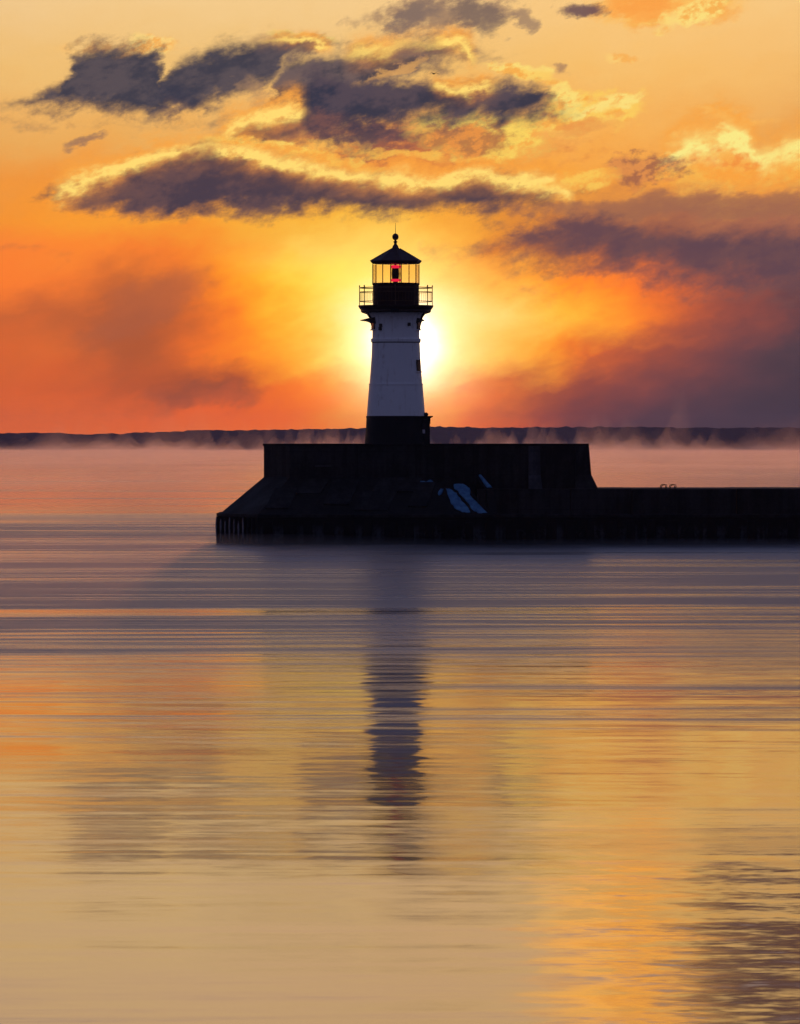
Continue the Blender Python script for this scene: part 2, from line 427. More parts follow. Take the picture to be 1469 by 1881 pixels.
M_conc = mat('weathered_concrete', f_conc((0.004, 0.004, 0.004), (0.034, 0.031, 0.032), 0))
M_conc_dark = mat('backlit_dark_concrete', f_conc((0.002, 0.002, 0.002), (0.020, 0.018, 0.018), 0.0))  # base colour lowered to near black for the backlit pier, crib below likewise
M_crib = mat('backlit_crib_wall', f_conc((0.002, 0.002, 0.002), (0.008, 0.008, 0.008), 0.20))
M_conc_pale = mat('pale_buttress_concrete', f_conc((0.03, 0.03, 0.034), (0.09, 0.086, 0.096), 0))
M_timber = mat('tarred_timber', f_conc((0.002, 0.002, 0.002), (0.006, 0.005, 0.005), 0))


def f_ice(out):
    x, y, z = sep(objco())
    c = noi(vec(x * 6, y * 6, z * 2), 1.0, 5, 0.6)
    principled(out, mx((0.20, 0.23, 0.28, 1), (0.06, 0.07, 0.09, 1), sm(c, 0.42, 0.6)), 0.35, 0.5, normal=bump(c, 0.5, 0.03))
M_ice = mat('icy_sheath', f_ice)


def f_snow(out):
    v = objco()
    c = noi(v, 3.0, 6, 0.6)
    principled(out, mx((0.10, 0.27, 0.44, 1), (0.05, 0.15, 0.30, 1), sm(c, 0.35, 0.65)), 0.6, 0.4, normal=bump(c, 0.5, 0.04))  # the sky's blue in the shade is put into the snow's base colour
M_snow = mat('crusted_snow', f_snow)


def f_glass(out):
    fr = node('ShaderNodeLayerWeight'); fr.inputs[0].default_value = 0.12
    t = node('ShaderNodeBsdfTransparent'); t.inputs[0].default_value = (0.97, 0.90, 0.80, 1)
    g = node('ShaderNodeBsdfGlossy'); g.inputs['Roughness'].default_value = 0.03
    m = node('ShaderNodeMixShader')
    L = S.nt.links.new
    put(m.inputs[0], S(fr.outputs[0]) * 0.35); L(t.outputs[0], m.inputs[1]); L(g.outputs[0], m.inputs[2]); L(m.outputs[0], out.inputs[0])
M_glass = mat('lantern_glass', f_glass)


def f_lamp(out):
    p = principled(out, (0.5, 0.01, 0.03, 1), 0.25)
    p.inputs['Emission Color'].default_value = (1.0, 0.02, 0.09, 1)
    p.inputs['Emission Strength'].default_value = 0.9
M_lamp = mat('red_lit_lens', f_lamp)
M_lampdark = paint('beacon_housing', (0.03, 0.004, 0.006), (0.02, 0.004, 0.004), 0.35, 0.5)


def f_shore(out):
    v = objco()
    c = noi(v, 0.05, 6, 0.65)
    principled(out, mx((0.010, 0.011, 0.014, 1), (0.024, 0.024, 0.026, 1), sm(c, 0.4, 0.6)), 1.0, 0.0)
M_shore = mat('far_wooded_shore', f_shore)


# water: mirror calm near the beach, wind-ruffled towards the pier
def f_water(out):
    geo = node('ShaderNodeNewGeometry')
    x, y, z = sep(S(geo.outputs['Position']))
    D = y + 300.0
    # long lines of breeze: patches many times wider than they are deep
    wob = noi(vec(x * 0.02, y * 0.02, 5.0), 1.0, 3, 0.5)
    yw = y + (wob - 0.5) * 14
    band = noi(vec(x * 0.010, yw * 0.060, 0.0), 1.0, 3, 0.6)
    band2 = noi(vec(x * 0.035, yw * 0.42, 9.0), 1.0, 4, 0.62)
    band3 = noi(vec(x * 0.09, yw * 1.5, 3.0), 1.0, 3, 0.6)
    mixb = band * 0.45 + band2 * 0.38 + band3 * 0.17
    far = sm(D + (wob - 0.5) * 60 + (mixb - 0.5) * 190, 112, 176) * sm(D, 520, 330)
    ruff = far * sm(mixb, 0.40, 0.52, 0.24, 1.0)
    streak = sm(mixb, 0.49, 0.60) * sm(D, 66, 120, 0.10, 0.70)
    ruff = M('MAXIMUM', ruff, streak)
    choppy = sm(x + (wob - 0.5) * 3 + (band2 - 0.5) * 4, 1.2, 2.2) * sm(D + (band - 0.5) * 30, 84, 68)
    # slopes of small waves
    n1 = noi(vec(x * 0.9, y * 1.1, 0.0), 1.0, 4, 0.6, col=True)
    n2 = noi(vec(x * 0.05, y * 0.22, 4.0), 1.0, 3, 0.55, col=True)
    n3 = noi(vec(x * 3.2, y * 3.8, 7.0), 1.0, 3, 0.55, col=True)
    ax_, ay_, _ = sep(n1); cx_, cy_, _ = sep(n2); ex_, ey_, _ = sep(n3)
    A1 = 0.013 + ruff * 0.10 + choppy * 0.022
    A3 = 0.004 + ruff * 0.10 + choppy * 0.030
    lx, ly, _ = sep(noi(vec(x * 0.35, y * 0.9, 12.0), 1.0, 4, 0.6, col=True))
    sx = (ax_ - 0.5) * (A1 + 0.06) + (lx - 0.5) * 0.13 + (ex_ - 0.5) * A3
    sy = (ay_ - 0.5) * A1 + (cy_ - 0.5) * 0.016 + (ey_ - 0.5) * A3 + (band2 - 0.5) * 0.018 + (band3 - 0.5) * 0.020 + (ly - 0.5) * 0.010
    nv = node('ShaderNodeVectorMath'); nv.operation = 'NORMALIZE'
    put(nv.inputs[0], vec(sx * -1.0, sy * -1.0, 1.0))
    rough = 0.060 + ruff * 0.28 + choppy * 0.01
    principled(out, (0.030, 0.022, 0.024, 1), rough, 0.5, normal=S(nv.outputs[0]), ior=1.75).inputs['Specular Tint'].default_value = (1.0, 0.92, 0.90, 1)
M_water = mat('lake_water', f_water)


def f_haze(out):
    v = node('ShaderNodeVolumePrincipled')
    v.inputs['Color'].default_value = (0.95, 0.84, 1.0, 1)
    v.inputs['Density'].default_value = 0.00006
    v.inputs['Anisotropy'].default_value = 0.3
    S.nt.links.new(v.outputs[0], out.inputs['Volume'])
M_haze = mat('haze_air', f_haze)


def f_mist(out):
    v = node('ShaderNodeVolumePrincipled')
    v.inputs['Color'].default_value = (0.95, 0.93, 0.95, 1)
    v.inputs['Density'].default_value = 0.0040
    v.inputs['Anisotropy'].default_value = 0.8
    S.nt.links.new(v.outputs[0], out.inputs['Volume'])
M_mist = mat('sea_smoke', f_mist)


def f_rail(out):
    sp = noi(objco(), 8.0, 5, 0.6)
    principled(out, mx((0.12, 0.05, 0.02, 1), (0.06, 0.03, 0.012, 1), sm(sp, 0.4, 0.6)), 0.42, 0.5, metal=0.4)  # warm metallic tint stands in for the sunset glow on rails and mullions
M_rail = mat('glow_tinted_rail', f_rail)


def f_veil(out):
    v = node('ShaderNodeVolumePrincipled')
    v.inputs['Color'].default_value = (0.95, 0.93, 0.95, 1)
    v.inputs['Density'].default_value = 0.018
    v.inputs['Anisotropy'].default_value = 0.8
    S.nt.links.new(v.outputs[0], out.inputs['Volume'])
M_veil = mat('sea_smoke_veil', f_veil)


def f_plume(out):
    v = node('ShaderNodeVolumePrincipled')
    v.inputs['Color'].default_value = (0.95, 0.93, 0.95, 1)
    v.inputs['Density'].default_value = 0.0008
    v.inputs['Anisotropy'].default_value = 0.8
    S.nt.links.new(v.outputs[0], out.inputs['Volume'])
M_plume = mat('sea_smoke_plumes', f_plume)


# ------------------------------------------------------------------ mesh helpers
def PX(px, Yd=0.0): return (px - 734.5) * (DIST + Yd) / F
def PZ(py, Yd=0.0): return EYE + (HOR - py) * (DIST + Yd) / F


def link(name, me, m, parent=None, loc=None, smooth=None):
    o = bpy.data.objects.new(name, me)
    scene.collection.objects.link(o)
    if m is not None: me.materials.append(m)
    if parent is not None: o.parent = parent
    if loc is not None: o.location = loc
    if smooth is not None:
        for p in me.polygons: p.use_smooth = True
        me.set_sharp_from_angle(angle=R(smooth))
    return o


class MB:
    def __init__(s): s.v = []; s.f = []

    def add(s, vs, fs):
        b = len(s.v); s.v += [tuple(v) for v in vs]; s.f += [tuple(i + b for i in f) for f in fs]; return s

    def box(s, x0, x1, y0, y1, z0, z1):
        return s.add([(x0, y0, z0), (x1, y0, z0), (x1, y1, z0), (x0, y1, z0), (x0, y0, z1), (x1, y0, z1), (x1, y1, z1), (x0, y1, z1)],
                     [(0, 3, 2, 1), (4, 5, 6, 7), (0, 1, 5, 4), (1, 2, 6, 5), (2, 3, 7, 6), (3, 0, 4, 7)])

    def lathe(s, prof, n=48, cx=0, cy_=0, rot=0.0, a0=0.0, a1=None):
        """prof: (radius, z) from the bottom up; closed with caps"""
        vs, fs = [], []
        for r, z in prof:
            for k in range(n):
                a = rot + 2 * math.pi * k / n
                vs.append((cx + r * math.sin(a), cy_ - r * math.cos(a), z))
        for i in range(len(prof) - 1):
            for k in range(n):
                k2 = (k + 1) % n
                fs.append((i * n + k, i * n + k2, (i + 1) * n + k2, (i + 1) * n + k))
        fs.append(tuple(reversed(range(n)))); fs.append(tuple(range((len(prof) - 1) * n, len(prof) * n)))
        return s.add(vs, fs)

    def ring(s, prof, n=48, rot=0.0):
        """closed profile swept round the axis"""
        vs, fs = [], []
        m = len(prof)
        for r, z in prof:
            for k in range(n):
                a = rot + 2 * math.pi * k / n
                vs.append((r * math.sin(a), -r * math.cos(a), z))
        for i in range(m):
            j = (i + 1) % m
            for k in range(n):
                k2 = (k + 1) % n
                fs.append((i * n + k, i * n + k2, j * n + k2, j * n + k))
        return s.add(vs, fs)

    def tube(s, pts, r, n=8, r1=None):
        pts = [Vector(p) for p in pts]; vs, fs = [], []
        for i, p in enumerate(pts):
            d = (pts[min(i + 1, len(pts) - 1)] - pts[max(i - 1, 0)]).normalized()
            u = d.cross(Vector((0, 0, 1)))
            if u.length < 1e-3: u = d.cross(Vector((0, 1, 0)))
            u.normalize(); w = d.cross(u)
            rad = r if r1 is None else r + (r1 - r) * i / (len(pts) - 1)
            for k in range(n):
                a = 2 * math.pi * k / n
                vs.append(p + (u * math.cos(a) + w * math.sin(a)) * rad)
        for i in range(len(pts) - 1):
            for k in range(n):
                k2 = (k + 1) % n
                fs.append((i * n + k, i * n + k2, (i + 1) * n + k2, (i + 1) * n + k))
        fs.append(tuple(reversed(range(n)))); fs.append(tuple(range((len(pts) - 1) * n, len(pts) * n)))
        return s.add(vs, fs)

    def loft(s, rings):
        """rings of equal length joined one above the other, capped"""
        n = len(rings[0]); vs = [p for r in rings for p in r]; fs = []
        for i in range(len(rings) - 1):
            for k in range(n):
                k2 = (k + 1) % n
                fs.append((i * n + k, i * n + k2, (i + 1) * n + k2, (i + 1) * n + k))
        fs.append(tuple(reversed(range(n)))); fs.append(tuple(range((len(rings) - 1) * n, len(rings) * n)))
        return s.add(vs, fs)

    def build(s, name, m, parent=None, smooth=None, bevel=0.0):
        me = bpy.data.meshes.new(name); me.from_pydata(s.v, [], s.f)
        bm = bmesh.new(); bm.from_mesh(me)
        bmesh.ops.recalc_face_normals(bm, faces=bm.faces[:])
        if bevel:
            bmesh.ops.bevel(bm, geom=bm.edges[:], offset=bevel, segments=2, affect='EDGES', profile=0.6)
        bm.to_mesh(me); bm.free()
        return link(name, me, m, parent, smooth=smooth)


def thing(name, label, cat, loc=(0, 0, 0), group=None):
    o = bpy.data.objects.new(name, None); scene.collection.objects.link(o)
    o.location = loc; o.empty_display_size = 0.3
    o['label'] = label; o['category'] = cat
    if group: o['group'] = group
    return o


def tag(o, label, cat, group=None):
    o['label'] = label; o['category'] = cat
    if group: o['group'] = group
    return o


# ------------------------------------------------------------------ setting: water, far shore
def axis(a, b, step0, grow):
    out = [a]; st_ = step0
    while out[-1] < b:
        out.append(min(b, out[-1] + st_)); st_ *= grow
    return out


w = MB(); W0, W1 = -3000, 3000
w.add([(W0, -700, 0), (W1, -700, 0), (W1, 7000, 0), (W0, 7000, 0)], [(0, 1, 2, 3)])
wo_ = w.build('water', M_water); wo_['kind'] = 'structure'

# hills of the far shore, 6 km off, with a ragged tree line
top_px = [(-1500, 797), (0, 793), (100, 792), (140, 794.5), (170, 795), (250, 793), (300, 791), (400, 788), (500, 786.5), (600, 784.5), (650, 783.5),
          (800, 781.5), (900, 783), (1000, 782), (1200, 782.5), (1469, 783), (3000, 787)]


def interp(t, x):
    if x <= t[0][0]: return t[0][1]
    for (a, b), (c, d) in zip(t, t[1:]):
        if x <= c: return b + (d - b) * (x - a) / (c - a)
    return t[-1][1]


vs, fs = [], []
xs = [-1400 + 3.0 * i for i in range(int(2800 / 3.0) + 1)]
rows = 14
for j in range(rows):
    yy = 5700 + j * 45
    for x in xs:
        px = 734.5 + x * F / (yy + DIST)
        full = PZ(interp(top_px, px), yy) - 0.0
        k = math.sin(min(1.0, j / (rows - 3)) * math.pi / 2)
        n = mnoise.fractal(Vector((x * 0.08, yy * 0.02, 0.3)), 0.8, 2.0, 5)
        n2 = mnoise.noise(Vector((x * 0.006, yy * 0.01, 2)))
        z = -1.0 if j in (0, rows - 1) else (full - 2.0) * (0.35 + 0.65 * k) + n * 1.7 + n2 * 1.0
        vs.append((x, yy, z))
nx = len(xs)
for j in range(rows - 1):
    for i in range(nx - 1):
        fs.append((j * nx + i, j * nx + i + 1, (j + 1) * nx + i + 1, (j + 1) * nx + i))
me = bpy.data.meshes.new('hills'); me.from_pydata(vs, [], fs)
sh = link('hills', me, M_shore); sh['kind'] = 'structure'

# ------------------------------------------------------------------ breakwater
pier = thing('breakwater', 'dark concrete breakwater with sloping apron and raised block under the lighthouse', 'breakwater', (0, 0, 0))
Z1 = PZ(945, 0)      # top of crib
Z2 = PZ(877, 3.2)    # foot of raised block
Z3 = PZ(815, 3.2)    # top of raised block
ZW = PZ(898, 1.0)    # top of the low wall
FARX = 260.0
x400, x475, x533, x485 = PX(400, 5), PX(474, 0), PX(533, 3.2), PX(485, 6)

# crib: vertical wall
plan = [(x475, 0), (FARX, 0), (FARX, 16), (x475, 16), (x400, 11), (x400, 5)]
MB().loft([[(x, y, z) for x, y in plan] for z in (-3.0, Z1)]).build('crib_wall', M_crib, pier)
# capping edge of the crib
plan2 = [(x475 - 0.02, -0.07), (FARX, -0.07), (FARX, 15.9), (x475 + .02, 15.9), (x400 - 0.06, 11), (x400 - 0.06, 4.97)]
MB().loft([[(x, y, z) for x, y in plan2] for z in (Z1 - 0.16, Z1 + 0.012)]).build('coping', M_conc, pier, bevel=0.02)
# sloping apron round the head, with uneven slab faces
ra = [(x475, 0.15), (PX(905, 0), 0.15), (PX(905, 0), 15.6), (x475, 15.6), (x400 + 0.15, 10.9), (x400 + 0.15, 5.1)]
rb = [(x533, 3.15), (PX(842, 3), 3.15), (PX(842, 3), 12.8), (x533, 12.8), (x485, 10.0), (x485, 6.0)]
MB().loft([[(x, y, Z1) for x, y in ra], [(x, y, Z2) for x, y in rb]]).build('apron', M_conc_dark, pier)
# low uneven concrete repair slabs on the front slope
for (xa, xb_, t0, t1, h) in [(560, 606, .55, .95, .05), (612, 660, .25, .9, .08), (668, 730, .1, .6, .05), (700, 775, .6, .97, .06), (505, 548, .15, .7, .05), (765, 800, .2, .85, .06)]:
    y0, y1 = 0.15 + 3.0 * t0, 0.15 + 3.0 * t1
    z0, z1 = Z1 + (Z2 - Z1) * t0, Z1 + (Z2 - Z1) * t1
    a, b = PX(xa, 1), PX(xb_, 1); sk = 0.5
    MB().loft([[(a - sk, y0, z0 - .05), (b - sk, y0, z0 - .05), (b, y1, z1 - .05), (a, y1, z1 - .05)],
               [(a - sk, y0 - h, z0 + h), (b - sk, y0 - h, z0 + h), (b, y1 - h, z1 + h), (a, y1 - h, z1 + h)]]).build('repair_slab', M_conc, pier, bevel=0.015)
# raised block
x1080 = PX(1080, 3.2)
ub = [(x533, 3.2), (x1080, 3.2), (x1080, 12.7), (x533, 12.7), (x485, 9.9), (x485, 6.05)]
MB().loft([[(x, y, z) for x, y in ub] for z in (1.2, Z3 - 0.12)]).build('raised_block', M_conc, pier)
uc = [(x533 - .01, 3.13), (x1080 + .03, 3.13), (x1080 + .03, 12.77), (x533 - .01, 12.77), (x485 - .06, 9.93), (x485 - .06, 6.02)]
MB().loft([[(x, y, z) for x, y in uc] for z in (Z3 - 0.12, Z3 + 0.01)]).build('roof_slab', M_conc_dark, pier, bevel=0.015)
# panel joints: proud vertical strips and the pale buttresses
for px in (656, 762, 812, 868):
    MB().box(PX(px, 3), PX(px, 3) + 0.07, 3.13, 3.2, Z2, Z3 - 0.125).build('joint_strip', M_conc_dark, pier)
def buttress(xl, xr, xr2, name, m):
    a, b, c = PX(xl, 3), PX(xr, 3), PX(xr2, 3)
    zt, zm, zb = Z3 - 0.13, PZ(872, 3), ZW - 0.3
    MB().loft([[(a, 2.3, zb), (c, 2.3, zb), (c, 5, zb), (a, 5, zb)],
               [(a, 2.85, zm), (b + (c - b) * .2, 2.85, zm), (b + (c - b) * .2, 5, zm), (a, 5, zm)],
               [(a, 3.0, zt), (b, 3.0, zt), (b, 5, zt), (a, 5, zt)]]).build(name, m, pier, bevel=0.01)
buttress(970, 991, 996, 'buttress', M_conc_pale)
buttress(1056, 1081, 1102, 'buttress', M_conc)
# ledge under a recessed plaque on the block face
MB().box(PX(579, 3), PX(609, 3), 2.98, 3.2, PZ(857, 3), PZ(855, 3)).build('ledge', M_conc_pale, pier)
# low wall to the right, in cast lengths
xa = PX(876, 1)
k = 0
L = [5.0, 3.3, 5.6, 5.2, 5.4]
while xa < FARX - 1:
    l = L[k % 5]
    MB().box(xa, min(xa + l - 0.03, FARX), 1.0 + (k % 3) * 0.012, 13.0, Z1 - 0.5, ZW + (0.004 if k % 2 else -0.006)).build('wall_length', M_conc, pier, bevel=0.02)
    xa += l; k += 1
# timber fenders along the front
k = 0; x = PX(484, 0)
while x < PX(1700, 0):
    wd = 0.50 + 0.1 * math.sin(k * 2.3)
    MB().box(x, x + wd, -0.32, 0.0 - 0.075, -1.0, Z1 - 0.35 + 0.08 * math.sin(k * 1.7)).build('fender', M_timber, pier, bevel=0.03)
    x += 1.075; k += 1
# round piles at the head, with ice on their faces
for k in range(9):
    t = (k + 0.3) / 9.0
    px_ = x400 + (x475 - x400) * t; py_ = 5 - 5 * t
    nx_, ny_ = -5.0, -(x475 - x400); ln = math.hypot(nx_, ny_); nx_ /= ln; ny_ /= ln
    cx0, cy0 = px_ + nx_ * 0.05, py_ + ny_ * 0.05
    q = MB().lathe([(0.10, -1.5), (0.10, Z1 - 0.17)], 12, cx0, cy0).build('pile', M_timber, pier, smooth=40)
    if k < 7:
        prof = [(0.02, 0.25), (0.045, 0.5), (0.06, 0.9), (0.05, 1.25 - 0.1 * (k % 3)), (0.02, 1.42 - 0.1 * (k % 3))]
        MB().lathe(prof, 8, cx0 + nx_ * 0.10 - ny_ * 0.02, cy0 + ny_ * 0.10).build('ice', M_ice, q, smooth=60)


# ------------------------------------------------------------------ snow on the apron's end
def on_apron(px, py):
    """point of the front slope seen at that place"""
    dz_dy = (Z2 - Z1) / 3.0
    Yd = 1.5
    for _ in range(20):
        z = PZ(py, Yd); Yd = 0.15 + (z - Z1) / dz_dy
    return Vector((PX(px, Yd), Yd, PZ(py, Yd)))


def snow(outline, label):
    fine = []
    for (ax, ay), (bx, by) in zip(outline, outline[1:] + outline[:1]):
        for k in range(3):
            t = k / 3.0
            fine.append((ax + (bx - ax) * t + random.uniform(-1.3, 1.3), ay + (by - ay) * t + random.uniform(-1.1, 1.1)))
    P = [on_apron(*p) for p in fine]
    n = Vector((0, -(Z2 - Z1), 3.0)).normalized()
    c = sum(P, Vector()) / len(P)
    rings = [[p - n * 0.03 for p in P], [p + n * 0.03 for p in P], [c + (p - c) * 0.82 + n * 0.07 for p in P]]
    o = MB().loft(rings).build('snow_patch', M_snow, smooth=50)
    tag(o, label, 'snow patch', 'snow patches on the apron')
    return o


snow([(833, 891), (843, 889), (854, 891), (861, 897), (863, 910), (872, 921), (882, 931), (893, 942), (876, 943), (868, 937), (858, 925), (850, 914), (842, 905), (834, 897)],
     'wide blue white strip of snow running down to the lower right end of the apron')
snow([(819, 898), (826, 898), (834, 904), (842, 913), (850, 923), (858, 933), (863, 942), (849, 942), (838, 936), (828, 926), (823, 913)],
     'narrower tapering snow strip just left of the widest one')
snow([(803, 906), (809, 898), (814, 899), (811, 906), (805, 910)], 'small round clump of snow at the left of the two long strips')
snow([(768, 884), (780, 886), (792, 883), (794, 885), (784, 889), (772, 888)], 'thin smear of snow high on the apron below the tower')
o = MB()
a, b = Vector((PX(881, 2.2), 2.6, PZ(874, 2.6))), Vector((PX(900, 2.2), 1.3, PZ(897, 1.3)))
dpx = Vector((0.20, 0, 0))
MB().loft([[a - dpx * .4, b - dpx, b + dpx * .4, a + dpx * .3], [a - dpx * .3 + Vector((0, -.05, .07)), b - dpx * .8 + Vector((0, -.05, .07)), b + dpx * .3 + Vector((0, -.05, .07)), a + dpx * .2 + Vector((0, -.05, .07))]]) \
    .build('snow_patch', M_snow)
tag(bpy.context.scene.objects['snow_patch.004'], 'thin dim sliver of snow above the start of the low wall', 'snow patch', 'snow patches on the apron')
# sloping rib it lies on
MB().loft([[(PX(872, 3), 3.2, Z1), (PX(882, 3), 3.2, Z1), (PX(912, 1), .2, Z1), (PX(898, 1), .2, Z1)],
           [(PX(872, 3), 3.15, PZ(874, 3.15)), (PX(883, 3), 3.15, PZ(874, 3.15)), (PX(906, 1), .95, PZ(900, .95)), (PX(892, 1), .95, PZ(900, .95))]]).build('rib', M_conc_dark, pier)

# ------------------------------------------------------------------ ladder hand rails on the low wall
def ladder_rail(px, label):
    t = thing('ladder_rail', label, 'ladder rail', (PX(px, 1.3), 1.3, ZW), 'curved ladder rails on the low wall')
    for kx, ky, hh in ((0, 0, 0.235), (0.10, 0.55, 0.215)):
        pts = [(kx - .02, ky, -0.05), (kx, ky, 0.12), (kx + .02, ky, hh * .8), (kx + .08, ky, hh - .015), (kx + .20, ky, hh), (kx + .27, ky, hh - .01), (kx + .285, ky, hh * .6), (kx + .26, ky, 0.0), (kx + .26, ky, -0.05)]
        MB().tube(pts, 0.022, 8).build('hoop', M_steel, t, smooth=60)
    for q in (0, 0.26):
        MB().tube([(q, 0, 0.1), (q + 0.1, 0.55, 0.1)], 0.015, 6).build('rung', M_steel, t, smooth=60)
    return t
ladder_rail(1212, 'dark curved ladder rail on the low wall, nearer the lighthouse')
ladder_rail(1229, 'dark curved ladder rail on the low wall, farther from the lighthouse')

# ------------------------------------------------------------------ lighthouse
TY = 7.0
u = (DIST + TY) / F           # metres per photo pixel at the tower
lh = thing('lighthouse', 'white tapered lighthouse with black base, railed gallery and red lit lantern under a pointed roof', 'lighthouse', (PX(727, TY), TY, Z3 + 0.01))
ZB = Z3 + 0.01


def hz(py): return PZ(py, TY) - ZB      # height above the tower's foot


prof_b = [(56.5, 813.5), (54.5, 790), (53.2, 765)]
MB().lathe([(r * u, 0.0 if i == 0 else hz(y)) for i, (r, y) in enumerate(prof_b)], 64).build('tower_base', M_black, lh, smooth=30)
prof_t = [(52.8, 765), (50.6, 735), (48.2, 706)]
MB().lathe([(r * u, hz(y)) for r, y in prof_t], 64).build('tower_wall', M_white, lh, smooth=30)
prof_t = [(47.6, 706), (45.6, 680), (44.0, 655), (43.0, 627)]
MB().lathe([(r * u, hz(y)) for r, y in prof_t], 64).build('tower_wall', M_white, lh, smooth=30)
prof_t = [(42.6, 627), (42.2, 604), (42.8, 592), (44.6, 582), (48.5, 575.5), (54, 572.5)]
MB().lathe([(r * u, hz(y)) for r, y in prof_t], 64).build('tower_wall', M_white, lh, smooth=30)
# seam rings
MB().ring([(42 * u, hz(628.2)), (44.6 * u, hz(628.2)), (45.0 * u, hz(627)), (45.0 * u, hz(622.6)), (44.4 * u, hz(621.6)), (42 * u, hz(621.6))], 64).build('seam_ring', M_white, lh, smooth=30)
MB().ring([(42 * u, hz(629.6)), (43.7 * u, hz(629.6)), (43.7 * u, hz(628.3)), (42 * u, hz(628.3))], 64).build('seam_ring', M_black, lh, smooth=30)
MB().ring([(47 * u, hz(707.0)), (49.0 * u, hz(707.0)), (48.8 * u, hz(704.6)), (47 * u, hz(704.6))], 64).build('seam_ring', M_white, lh, smooth=30)
MB().ring([(52 * u, hz(767)), (54.2 * u, hz(767)), (54.0 * u, hz(764)), (52 * u, hz(764))], 64).build('seam_ring', M_black, lh, smooth=30)
# gallery deck, stepped
MB().lathe([(44 * u, hz(574.6)), (61.5 * u, hz(574.2)), (63.5 * u, hz(572.4)), (63.8 * u, hz(569)), (66.3 * u, hz(566)), (68.2 * u, hz(562.6)), (68.2 * u, hz(560.8)), (40 * u, hz(560.2))], 64).build('gallery_deck', M_steel, lh, smooth=30)
# brackets under the deck
for k in range(8):
    a = R(45 * k)
    rd = Vector((math.sin(a), -math.cos(a), 0)); sd_ = Vector((math.cos(a), math.sin(a), 0)) * 0.055
    prof = [(42.0, 603), (43.2, 603), (46.5, 592), (48.6, 583), (53, 577), (61, 574.4), (42.0, 574.4)]
    P = [rd * (r * u) + Vector((0, 0, hz(y))) for r, y in prof]
    MB().loft([[p - sd_ for p in P], [p + sd_ for p in P]]).build('bracket', M_white if k in (0, 1, 7) else M_steel, lh)  # side and rear brackets coloured dark for the shade under the deck
# deck-edge light fittings below the front of the gallery
for s_ in (-1, 1):
    a = R(40 * s_)
    rd = Vector((math.sin(a), -math.cos(a), 0)) * (50 * u)
    MB().lathe([(0.05, hz(572)), (0.09, hz(571)), (0.11, hz(568.5)), (0.06, hz(567))], 16, rd.x, rd.y).build('fitting', M_grey, lh, smooth=40)
MB().box(-8 * u, 7 * u, -(64.5 * u), -(44 * u), hz(574.8), hz(562)).build('bracket_front', M_black, lh)  # dark block for the front of the central bracket


def wall_box(az, r, y0, y1, wpx, name, m, depth=0.07, parent=lh, proud=0.03):
    a = R(az); rd = Vector((math.sin(a), -math.cos(a), 0)); sd_ = Vector((math.cos(a), math.sin(a), 0)) * (wpx * u / 2)
    b0 = rd * (r * u - depth); b1 = rd * (r * u + proud)
    z0, z1 = Vector((0, 0, hz(y0))), Vector((0, 0, hz(y1)))
    return MB().loft([[b0 - sd_ + z0, b1 - sd_ + z0, b1 + sd_ + z0, b0 + sd_ + z0],
                      [b0 - sd_ + z1, b1 - sd_ + z1, b1 + sd_ + z1, b0 + sd_ + z1]]).build(name, m, parent)


def window(az, r, y0, y1, wpx, hood=0.0):
    w_ = wall_box(az, r, y0, y1, wpx, 'window', M_steel, 0.3, proud=0.05)
    wall_box(az, r, y0 - 2, y1 + 2, wpx - 5, 'pane', M_glass2, 0.3, w_, proud=0.056)
    wall_box(az, r, y0 + 2, y0, wpx + 4, 'sill', M_white, 0.3, w_, proud=0.10)
    if hood:
        a = R(az); rd = Vector((math.sin(a), -math.cos(a), 0)); sd_ = Vector((math.cos(a), math.sin(a), 0)) * ((wpx + 6) * u / 2)
        pr = [(r - 4, y1 + 1), (r - 4, y1 - 3.5), (r + hood, y1 + 2.8), (r + hood, y1 + 4.2), (r + hood * .45, y1 + 5.5), (r - 2, y1 + 10)]
        P = [rd * (q * u) + Vector((0, 0, hz(yy))) for q, yy in pr]
        MB().loft([[p - sd_ for p in P], [p + sd_ for p in P]]).build('hood', M_steel, w_)
M_glass2 = paint('dark_window_glass', (0.012, 0.012, 0.016), (0.02, 0.02, 0.02), 0.08, 0.3)
window(-72, 42.6, 605, 585, 15, 22)
window(72, 42.6, 605, 585, 15, 8)
window(62, 45.4, 682, 661, 12, 0)
# small vents with pipes on the upper shaft
for az, y in ((-38, 598), (32, 596), (-40, 604)):
    v_ = wall_box(az, 42.4, y + 3, y - 3, 5, 'vent', M_steel, 0.1, proud=0.09)

# railing
RR = 66.0
rail = MB().ring([((RR - .9) * u, hz(527.6)), ((RR + .9) * u, hz(527.6)), ((RR + .9) * u, hz(529.2)), ((RR - .9) * u, hz(529.2))], 48).build('railing', M_rail, lh)
for yy in (536.2, 553.6):
    MB().ring([((RR - .6) * u, hz(yy + .6)), ((RR + .6) * u, hz(yy + .6)), ((RR + .6) * u, hz(yy - .6)), ((RR - .6) * u, hz(yy - .6))], 48).build('rail', M_rail, rail)
for k in range(12):
    a = R(30 * k)
    x_, y_ = RR * u * math.sin(a), -RR * u * math.cos(a)
    MB().lathe([(.021, hz(561)), (.021, hz(527)), (.034, hz(526)), (.034, hz(524.6)), (.012, hz(523.6))], 8, x_, y_).build('post', M_rail, rail, smooth=40)
    for q in range(1, 6):
        a = R(30 * k + 5 * q)
        x_, y_ = RR * u * math.sin(a), -RR * u * math.cos(a)
        MB().tube([(x_, y_, hz(554)), (x_, y_, hz(536))], .007, 5).build('baluster', M_rail, rail)

